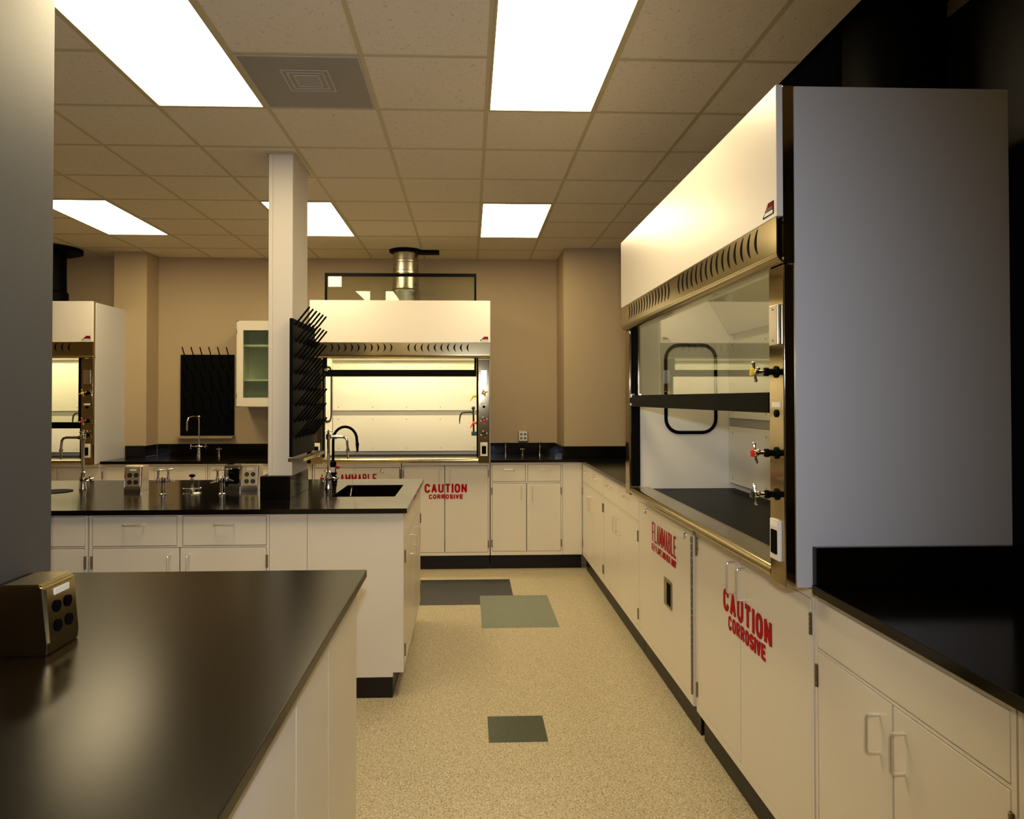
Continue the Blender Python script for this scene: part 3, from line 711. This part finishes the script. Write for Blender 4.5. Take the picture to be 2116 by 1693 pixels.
    # interior fittings on the right inner wall
    if fit:
        xi = W-0.112
        g = MB().box(xi-0.045, xi-0.001, 0.16, 0.20, 1.16+dz, 1.195+dz, 0.003).tube([(xi-0.025, 0.18, 1.19+dz), (xi-0.028, 0.18, 1.40+dz)], 0.0085, 10).sphere((xi-0.028, 0.18, 1.395+dz), 0.017)
        g.tube([(xi-0.028, 0.18, 1.36+dz), (xi-0.09, 0.18, 1.36+dz), (xi-0.125, 0.18, 1.355+dz), (xi-0.14, 0.18, 1.335+dz), (xi-0.145, 0.18, 1.30+dz), (xi-0.145, 0.18, 1.26+dz)], [0.007, 0.007, 0.007, 0.007, 0.006, 0.003], 10)
        obj('gooseneck', g, GREEN, t)
        for z, mm in ((1.50, YELLOW), (1.272, ORANGE)):
            obj('hose_nozzle', MB().tube([(xi-0.001, 0.14, z+dz), (xi-0.03, 0.14, z+dz-0.004), (xi-0.055, 0.14, z+dz-0.045)], [0.013, 0.011, 0.004], 10), mm, t)
    # sash: frame in front of the liner, glass, handle bar
    s0, s1 = P+0.015, W-P-0.015
    sash = obj('sash', MB().plate(s0, s1, zbar[0], ztop_sash, [(s0+0.018, s1-0.018, zbar[1], ztop_sash-0.026)], 0.038, 0.056), BLACK, t)
    obj('sash_glass', MB().box(s0+0.016, s1-0.016, 0.046, 0.049, zbar[1]-0.003, ztop_sash-0.024), GLASS, sash)
    obj('handle_bar', MB().box(s0, s1, 0.022, 0.0375, zbar[0], zbar[1], 0.003), BLACK, sash)
    obj('corner_clip', MB().box(s0+0.001, s0+0.03, 0.018, 0.0375, zbar[1]-0.012, zbar[1]+0.008, 0.002).box(s0+0.001, s0+0.02, 0.018, 0.0375, zbar[0]+0.004, zbar[0]+0.018, 0.002), SATIN, sash)
    if lamp:
        la = bpy.data.lights.new('hood_lamp', 'AREA'); la.shape = 'RECTANGLE'; la.size = W*0.7; la.size_y = 0.12; la.energy = lamp; la.color = (1, 0.84, 0.52)
        lo = bpy.data.objects.new('hood_lamp', la); COL.objects.link(lo); lo.parent = t
        lo.location = (W/2, 0.19, zr-0.02-0.911)
    return t, P

# near hood on the right wall
HN, _ = fume_hood('large white and steel fume hood filling the right side of the photo', (0.847, 3.80), H90, 1.94, 0.93, 1.952, 2.315, 1.823, 2.30, (1.408, 1.468), 15,
                  (3.80-3.61, 3.80-2.90), (3.80-2.735, 3.80-1.985), 0.0, 1.3, fit=False, near=True)
# centre hood, its sash pushed up above the canopy
HC, _ = fume_hood('lit white fume hood at the back wall in the centre, sash raised above its top', (-1.313, 5.74), 0, 1.491, 0.912, 1.919, 2.267, 1.785, 2.50, (1.636, 1.692), 10,
                  (0.171, 0.657), (0.828, 1.317), -0.025, HOOD_W)
HL, _ = fume_hood('lit white fume hood at the far left, cut by the grey wall end', (-4.557, 5.74), 0, 1.491, 0.912, 1.919, 2.25, 1.785, 2.16, (1.211, 1.262), 10,
                  (0.171, 0.657), (0.828, 1.317), -0.025, HOOD_W)
tag(obj('notice', MB().box(-1.17, -1.06, 5.783, 5.7845, 2.385, 2.478), PAPER), 'pale paper notice on the glass above the centre hood', 'notice')

# ducts
t = thing('exhaust_duct', 'shiny metal exhaust duct rising from the centre hood to the ceiling', 'duct', (-0.56, 6.15, 2.25))
m = MB().lathe([(0.126, 0), (0.128, 0.10), (0.132, 0.135), (0.132, 0.155), (0.118, 0.17), (0.114, 0.30), (0.119, 0.305), (0.119, 0.325), (0.114, 0.33), (0.112, 0.40), (0.117, 0.405), (0.117, 0.42), (0.112, 0.425), (0.108, 0.515)], (-0.56, 6.15, 2.25), n=36)
obj('pipe', m, GALV, t)
obj('ceiling_collar', MB().lathe([(0.12, 0), (0.145, 0.012), (0.145, 0.027)], (-0.56, 6.15, 2.74), n=36).box(-0.50, -0.265, 6.11, 6.22, 2.745, 2.767), BLACK, t)
t = thing('exhaust_duct', 'dark exhaust duct above the left fume hood, half behind the grey wall end', 'duct', (-3.64, 6.15, 2.235))
obj('pipe', MB().lathe([(0.128, 0), (0.13, 0.14), (0.115, 0.16), (0.112, 0.50)], (-3.64, 6.15, 2.235), n=32), BLACK, t)
obj('ceiling_collar', MB().lathe([(0.18, 0), (0.24, 0.02), (0.24, 0.05)], (-3.64, 6.15, 2.715), n=32), BLACK, t)
t = thing('exhaust_duct', 'black exhaust duct above the near hood, lost in the dark upper right corner', 'duct', (1.485, 2.35, 2.30))
obj('pipe', MB().lathe([(0.16, 0), (0.16, 1.05)], (1.485, 2.35, 2.30), n=36), BLACK, t)
obj('flexible_sleeve', MB().lathe([(0.30, 0.0), (0.30, 0.03), (0.26, 0.08), (0.20, 0.13), (0.17, 0.2)], (1.345, 2.45, 2.30), n=36), BLACK, t)

# ================================================================== BACK WALL THINGS
# drying racks: board in a local frame, face towards -y, root at the board's lower left
def drying_rack(label, loc, rz, W, z0, z1, rows, cols, traylab, tray_m):
    t = thing('drying_rack', label, 'drying rack', (loc[0], loc[1], z0), rz, 'black pegboard drying racks', True)
    obj('board', MB().box(0, W, -0.018, 0, z0, z1, 0.002), BLACK, t)
    src = None
    for r_ in range(rows):
        n = cols
        for k in range(n):
            x = 0.045+(W-0.09)*k/(n-1)+(0.0 if r_ % 2 == 0 else 0.018)
            if x > W-0.02: continue
            z = z1-0.035-(z1-z0-0.13)*r_/(rows-1)
            if src is None:
                src = obj('peg', MB().tube([(x, -0.015, z), (x, -0.093, z+0.098), (x, -0.095, z+0.1005)], [0.0054, 0.0054, 0.003], 8), BLACK, t); sx, sz = x, z
            else: inst(src, t, (x-sx, 0, z-sz))
    m = MB().box(-0.02, W+0.005, -0.076, 0, z0-0.022, z0-0.018).box(-0.02, W+0.005, -0.080, -0.076, z0-0.022, z0-0.004).box(-0.022, -0.018, -0.076, 0, z0-0.022, z0-0.004).box(W+0.003, W+0.007, -0.076, 0, z0-0.022, z0-0.004)
    obj('drip_tray', m, tray_m, t)
drying_rack('black pegboard drying rack hung on the back wall left of the wall cabinet', (-2.67, 6.5095), 0, 0.49, 1.112, 1.862, 7, 6, '', WOODY)
drying_rack('black pegboard drying rack with slanting pegs on the side of the white column', (-0.941, 3.655), R(90), 0.52, 1.145, 1.875, 8, 6, '', STEEL)

# wall cabinet
t = thing('wall_cabinet', 'white wall cabinet with a glass door and shelves, half hidden by the column', 'cabinet', (-1.71, 6.21, 1.377))
x0, x1, ya, yb_, z0, z1 = -2.062, -1.365, 6.205, 6.5095, 1.377, 2.146
m = MB().box(x0, x0+0.015, ya, yb_, z0, z1).box(x1-0.015, x1, ya, yb_, z0, z1).box(x0, x1, ya, yb_, z0, z0+0.015).box(x0, x1, ya, yb_, z1-0.015, z1).box(x0, x1, yb_-0.012, yb_, z0, z1)
obj('body', m, WHITE, t)
for z in (1.61, 1.918): obj('shelf', MB().box(x0+0.016, x1-0.016, ya+0.025, yb_-0.013, z, z+0.018), WHITE, t)
for k, (a, b_) in enumerate(((x0+0.008, (x0+x1)/2-0.001), ((x0+x1)/2+0.001, x1-0.008))):
    d = obj('door', MB().plate(a, b_, z0+0.008, z1-0.008, [(a+0.055, b_-0.055, z0+0.085, z1-0.085)], ya-0.018, ya-0.001), WHITE, t)
    obj('pane', MB().box(a+0.053, b_-0.053, ya-0.010, ya-0.007, z0+0.083, z1-0.083), CABGLASS, d)
    for z in (z0+0.10, z1-0.10): obj('hinge', MB().tube([((a-0.001) if k == 0 else (b_+0.001), ya-0.02, z-0.02), ((a-0.001) if k == 0 else (b_+0.001), ya-0.02, z+0.02)], 0.004, 8), HINGE, d)

# sockets and taps
def socket_face(par, x, y, z, w, h, m_):
    f = obj('face_plate', MB().box(x-w/2, x+w/2, y-0.003, y+0.001, z-h/2, z+h/2, 0.001, 1), m_, par)
    for dx in (-1, 1):
        for dzz in (-1, 1):
            cx_, cz_ = x+dx*w*0.23, z+dzz*h*0.22
            s_ = obj('socket', MB().lathe([(w*0.155, 0), (w*0.155, 0.0015), (w*0.13, 0.002)], (cx_, y-0.003, cz_), d=(0, -1, 0), n=16), SLOT, f)
            obj('socket_insert', MB().lathe([(w*0.10, 0), (w*0.10, 0.0008)], (cx_, y-0.005, cz_), d=(0, -1, 0), n=12).box(cx_-w*0.07, cx_-w*0.03, y-0.0066, y-0.005, cz_-h*0.05, cz_+h*0.05).box(cx_+w*0.03, cx_+w*0.07, y-0.0066, y-0.005, cz_-h*0.05, cz_+h*0.05), HINGE, s_)
t = thing('wall_outlet', 'chrome four-socket outlet box on the back wall above the splashback', 'outlet', (0.508, 6.50, 1.045))
obj('box', MB().box(0.462, 0.555, 6.468, 6.5095, 1.045, 1.148, 0.006, 3), STEEL, t)
socket_face(t, 0.5085, 6.468, 1.098, 0.078, 0.084, CREAM)

def pedestal(label, loc, rz, open_side=False, group='steel outlet pedestals'):
    """steel service pedestal, sockets towards local -y, leaning back"""
    t = thing('outlet_pedestal', label, 'outlet', loc, rz, group, True)
    zb = loc[2]; W = 0.098; H = 0.146
    m = MB().prism([(-0.052, zb), (0.05, zb), (0.046, zb+H-0.004), (0.040, zb+H), (-0.028, zb+H), (-0.036, zb+H-0.006), (-0.046, zb+0.024), (-0.052, zb+0.02)], 'x', -W/2, W/2)
    bmesh.ops.bevel(m.bm, geom=m.bm.edges[:], offset=0.0025, segments=2, affect='EDGES')
    obj('housing', m, CHROME if open_side else SATIN, t)
    if not open_side:
        y = lambda z: -0.046+(z-zb-0.024)/(H-0.03)*0.010
        f = MB().prism([(y(zb+0.028)-0.004, zb+0.028), (y(zb+H-0.01)-0.004, zb+H-0.01), (y(zb+H-0.01)+0.002, zb+H-0.01), (y(zb+0.028)+0.002, zb+0.028)], 'x', -W/2+0.008, W/2-0.008)
        fo_ = obj('face_plate', f, PLATE, t)
        for dx in (-1, 1):
            for dzz in (0.052, 0.092):
                cz_ = zb+dzz; yy = y(cz_)-0.004
                s_ = obj('socket', MB().lathe([(0.0125, -0.001), (0.0125, 0.0015), (0.0105, 0.002)], (dx*0.018, yy, cz_), d=(0, -1, 0), n=16), SLOT, fo_)
                obj('socket_insert', MB().lathe([(0.0085, 0), (0.0085, 0.001)], (dx*0.018, yy-0.002, cz_), d=(0, -1, 0), n=12).box(dx*0.018-0.005, dx*0.018-0.003, yy-0.0042, yy-0.002, cz_-0.003, cz_+0.004).box(dx*0.018+0.003, dx*0.018+0.005, yy-0.0042, yy-0.002, cz_-0.003, cz_+0.004), HINGE, s_)
        obj('tag_strip', MB().box(-0.018, 0.018, y(zb+0.122)-0.0055, y(zb+0.122)-0.002, zb+0.117, zb+0.127), PAPER, fo_)
    else:
        obj('cover_recess', MB().box(-W/2+0.012, W/2-0.012, -0.054, -0.030, zb+0.035, zb+H-0.02, 0.01, 3), SLOT, t)
        obj('cable', MB().tube([(-0.03, -0.056, zb+0.02), (-0.035, -0.062, zb+0.06), (-0.01, -0.065, zb+0.105), (0.025, -0.062, zb+0.09), (0.035, -0.060, zb+0.04)], 0.004, 8), BLACK, t)
    return t
pedestal('steel four-socket outlet pedestal on the island, left of the paired gas taps', (-1.93, 4.09, 0.9205), 0)
pedestal('steel four-socket outlet pedestal on the island beside the white column', (-1.272, 4.11, 0.9205), 0)
pedestal('steel pedestal with a loose black cable, tight behind the right gas taps', (-1.378, 4.125, 0.9205), 0, True)
# foreground pedestal on the near bench, seen from its end
t = thing('outlet_pedestal', 'steel outlet pedestal with a white tag on the near black bench, left edge', 'outlet', (-0.92, 1.52, 0.9205), R(90), 'steel outlet pedestals', True)
zb = 0.9205; H = 0.146; W = 0.118
m = MB().prism([(-0.050, zb), (0.05, zb), (0.046, zb+H-0.004), (0.040, zb+H), (-0.034, zb+H), (-0.040, zb+H-0.006), (-0.050, zb+0.02)], 'x', -W/2, W/2)
bmesh.ops.bevel(m.bm, geom=m.bm.edges[:], offset=0.003, segments=2, affect='EDGES')
obj('housing', m, STEEL, t)
f = obj('face_plate', MB().prism([(-0.0525, zb+0.024), (-0.0445, zb+H-0.012), (-0.040, zb+H-0.012), (-0.047, zb+0.024)], 'x', -W/2+0.008, W/2-0.008), STEEL, t)
for dx in (-1, 1):
    for dzz in (0.052, 0.092):
        obj('socket', MB().lathe([(0.0125, 0), (0.0125, 0.002), (0.0105, 0.0025)], (dx*0.02, -0.0535+(dzz-0.024)*0.073, zb+dzz), d=(0, -1, 0), n=16), SLOT, f)
obj('tag_strip', MB().box(-0.026, 0.026, -0.0475, -0.0445, zb+0.117, zb+0.130), PAPER, f)

def gas_turret(label, x, y, zb, rz=0, group='paired gas taps'):
    t = thing('gas_turret', label, 'gas tap', (x, y, zb), rz, group, True)
    obj('base', MB().lathe([(0.020, 0), (0.020, 0.004), (0.013, 0.008), (0.011, 0.065), (0.014, 0.070), (0.014, 0.092), (0.006, 0.098)], (0, 0, zb), n=20), CHROME, t)
    for dx, dy in ((-1, -0.8), (1, 0.8)):
        q = Vector((dx, dy, 0)).normalized(); c = Vector((0, 0, zb+0.080)); e = c+q*0.026
        v = obj('tap_body', MB().tube([c, e], 0.008, 10).lathe([(0.010, -0.010), (0.011, 0.0), (0.009, 0.014), (0.006, 0.02), (0.006, 0.052)], e, n=14)
                .tube([e, e+q*0.02+Vector((0, 0, -0.006)), e+q*0.038+Vector((0, 0, -0.012))], [0.008, 0.0055, 0.003], 10), CHROME, t)
        cross_handle(e+Vector((0, 0, 0.057)), (0, 0, 1), 0.022, None, v)
    return t
gas_turret('chrome twin gas tap on the island between the left pedestal and the small sink tap', -1.695, 3.90, 0.9205)
gas_turret('chrome twin gas tap on the island standing in front of the black cable', -1.372, 3.90, 0.9205)

t = thing('vacuum_tap', 'short tap with a black knob on a low star base between the twin gas taps', 'tap', (-1.600, 4.06, 0.9205))
m = MB().lathe([(0.014, 0), (0.010, 0.012), (0.007, 0.02), (0.007, 0.05), (0.010, 0.055), (0.010, 0.07), (0.005, 0.078)], (-1.600, 4.06, 0.9205), n=18)
for a in range(4):
    q = Vector((math.cos(a*PI/2+0.3), math.sin(a*PI/2+0.3), 0)); c = Vector((-1.600, 4.06, 0.932))
    m.tube([c, c+q*0.045], [0.004, 0.003], 8); m.sphere(c+q*0.045, 0.006)
obj('body', m, CHROME, t)
obj('knob', MB().lathe([(0.006, 0), (0.016, 0.005), (0.018, 0.013), (0.012, 0.018)], (-1.600, 4.06, 0.997), n=16), BLACK, t)

def lab_faucet(label, x, y, zb, side, H, reach, low=True):
    """gooseneck laboratory faucet; side -1 spout to the left, +1 to the right"""
    t = thing('lab_faucet', label, 'faucet', (x, y, zb), 0, None, True)
    obj('base', MB().lathe([(0.021, 0), (0.022, 0.004), (0.018, 0.02), (0.016, 0.05), (0.019, 0.055), (0.019, 0.075), (0.014, 0.085), (0.015, 0.10), (0.008, 0.108)], (0, 0, zb), n=20), CHROME, t)
    zt = zb+H
    obj('riser', MB().tube([(0, 0, zb+0.105), (0, 0, zt-0.03)], 0.0085, 14).lathe([(0.013, 0), (0.015, 0.008), (0.015, 0.03), (0.010, 0.035)], (0, 0, zt-0.045), n=16), CHROME, t)
    s = side
    sp = obj('spout', MB().tube([(0, 0, zt-0.03), (s*(reach-0.03), 0, zt-0.03), (s*(reach-0.012), 0, zt-0.034), (s*(reach-0.002), 0, zt-0.048), (s*reach, 0, zt-0.07), (s*(reach+0.003), 0, zt-0.10)], 0.0075, 12)
             .lathe([(0.011, 0), (0.011, 0.02)], (s*0.03, 0, zt-0.03), axis='x', n=14), CHROME, t)
    m = MB(); c = (s*(reach+0.003), 0, zt-0.098)
    m.lathe([(0.0105, 0), (0.0105, 0.012), (0.007, 0.016), (0.0078, 0.024), (0.0062, 0.028), (0.007, 0.036), (0.005, 0.04), (0.0058, 0.048), (0.003, 0.06)], c, d=(0.0, 0, -1), n=14)
    obj('serrated_tip', m, CHROME, sp)
    v = obj('valve', MB().tube([(0, 0, zb+0.065), (-s*-0.0+0.03, -0.012, zb+0.065)], 0.008, 10).tube([(0.03, -0.012, zb+0.065), (0.045, -0.016, zb+0.062)], 0.005, 8), CHROME, t)
    cross_handle((0.05, -0.018, zb+0.06), (0.9, -0.4, -0.1), 0.022, None, v)
    v = obj('valve', MB().tube([(0, 0, zt-0.02), (0, 0, zt)], 0.007, 10), CHROME, t)
    cross_handle((0, 0, zt+0.004), (0, -0.35, 1), 0.020, None, v)
    return t
lab_faucet('chrome gooseneck faucet on the island at the small cup sink, spout pointing left', -2.262, 4.14, 0.9205, -1, 0.335, 0.125)
fa = lab_faucet('chrome gooseneck faucet at the island sink, red button, spout pointing right', -0.826, 4.10, 0.9205, 1, 0.335, 0.11)
v = [o for o in fa.children if o.name.startswith('valve')][0]
cross_handle((-0.028, -0.03, 0.9205+0.068), (-0.7, -0.7, 0), 0.022, REDP, v)
tag(obj('cup_sink', MB().lathe([(0.085, 0), (0.088, 0.003), (0.078, 0.0035), (0.070, 0.0005)], (-2.372, 4.06, 0.9203), n=32), BLACK), 'small black oval cup sink under the left island faucet', 'sink')

# black safety spray faucet with running water
BX, BY_ = -0.838, 4.30
t = thing('spray_faucet', 'black hose faucet with a high arched neck behind the island sink', 'faucet', (BX, BY_, 0.9205))
obj('base', MB().lathe([(0.024, 0), (0.024, 0.006), (0.020, 0.01), (0.019, 0.05), (0.023, 0.055), (0.023, 0.075), (0.017, 0.082), (0.017, 0.115), (0.020, 0.12), (0.020, 0.14), (0.011, 0.15)], (BX, BY_, 0.9205), n=20), BLACK, t)
pts = [(BX, BY_, 1.065), (BX, BY_, 1.19)]
cxh = (BX-0.692)/2; rr = (-0.692-BX)/2
for k in range(1, 12):
    a = PI-PI*k/12; pts.append((cxh+rr*math.cos(a), BY_, 1.195+0.083*math.sin(a)))
pts += [(-0.692, BY_, 1.19), (-0.690, BY_, 1.175)]
nk = obj('hose_neck', MB().tube(pts, 0.0085, 12), BLACK, t)
obj('spray_head', MB().lathe([(0.010, 0), (0.011, 0.01), (0.008, 0.03), (0.007, 0.05), (0.005, 0.055)], (-0.690, BY_, 1.178), d=(0.02, 0, -1), n=14), BLACK, nk)
obj('tag', MB().box(BX-0.012, BX+0.016, BY_-0.0265, BY_-0.0245, 1.00, 1.03), CREAM, t)
obj('red_valve', MB().tube([(BX, BY_, 1.02), (BX+0.032, BY_-0.01, 1.03)], 0.007, 10).sphere((BX+0.034, BY_-0.011, 1.031), 0.012), REDP, t)
pts = [(-0.689, BY_-0.002, 1.118), (-0.691, BY_-0.05, 1.06), (-0.695, BY_-0.12, 0.97), (-0.700, BY_-0.20, 0.86), (-0.704, BY_-0.26, 0.715)]
tag(obj('water_stream', MB().tube(pts, [0.0035, 0.0042, 0.0042, 0.004, 0.0045], 10), WATER), 'thin clear stream of water falling from the black faucet into the sink', 'water')

# back wall taps
t = thing('lab_faucet', 'chrome gooseneck faucet with two cross handles in front of the back wall rack', 'faucet', (-2.435, 6.33, CT+0.0005))
cx, cy, z = -2.435, 6.33, CT+0.0005
obj('base', MB().lathe([(0.02, 0), (0.018, 0.02), (0.013, 0.05), (0.016, 0.06), (0.012, 0.075)], (cx, cy, z), n=18).sphere((cx, cy, z+0.085), 0.03, 1.3, 0.7, 0.5), CHROME, t)
obj('neck', MB().tube([(cx, cy, z+0.09), (cx, cy, 1.27), (cx-0.008, cy-0.012, 1.292), (cx-0.03, cy-0.05, 1.298), (cx-0.055, cy-0.095, 1.285), (cx-0.062, cy-0.11, 1.25), (cx-0.062, cy-0.11, 1.17)], 0.0065, 12).sphere((cx, cy, 1.29), 0.014), CHROME, t)
for s in (-1, 1):
    v = obj('valve', MB().tube([(cx, cy, z+0.085), (cx+s*0.062, cy-0.01, z+0.088)], 0.006, 8), CHROME, t)
    cross_handle((cx+s*0.068, cy-0.012, z+0.086), (s, -0.4, 0), 0.019, None, v)
def wall_tap(label, x, y, h, btn=None, m_=CHROME):
    t = thing('bench_tap', label, 'tap', (x, y, CT+0.0005), 0, 'small chrome bench taps')
    z = CT+0.0005
    b_ = obj('body', MB().lathe([(0.013, 0), (0.010, 0.015), (0.007, 0.03), (0.007, h*0.45), (0.011, h*0.5), (0.011, h*0.62), (0.006, h*0.68), (0.006, h-0.01)], (x, y, z), n=16)
              .tube([(x, y, z+h*0.56), (x, y-0.03, z+h*0.52), (x, y-0.045, z+h*0.45)], [0.007, 0.005, 0.003], 8), m_, t)
    cross_handle((x, y, z+h-0.006), (0, 0, 1), 0.02, btn, b_)
wall_tap('chrome bench tap left of the outlet box by the right back wall', 0.34, 6.42, 0.112)
wall_tap('chrome bench tap right of the outlet box by the right back wall', 0.66, 6.42, 0.112)
wall_tap('low dark tap just below the right back wall outlet box', 0.49, 6.30, 0.06, None, HINGE)
wall_tap('chrome back wall bench tap half hidden by the white column left edge', -1.80, 6.36, 0.13)
wall_tap('small tap with a red button below the back wall drying rack', -2.245, 6.30, 0.07, REDP, HINGE)

# small dust and scrap on floor
tag(obj('tape_scrap', MB().tube([(0.93-0.22, 2.27, 0.002), (0.93-0.20, 2.27, 0.0025), (0.93-0.185, 2.285, 0.002)], 0.002, 6), PAPER), 'tiny pale scrap lying on the floor by the corrosive cabinet', 'scrap')
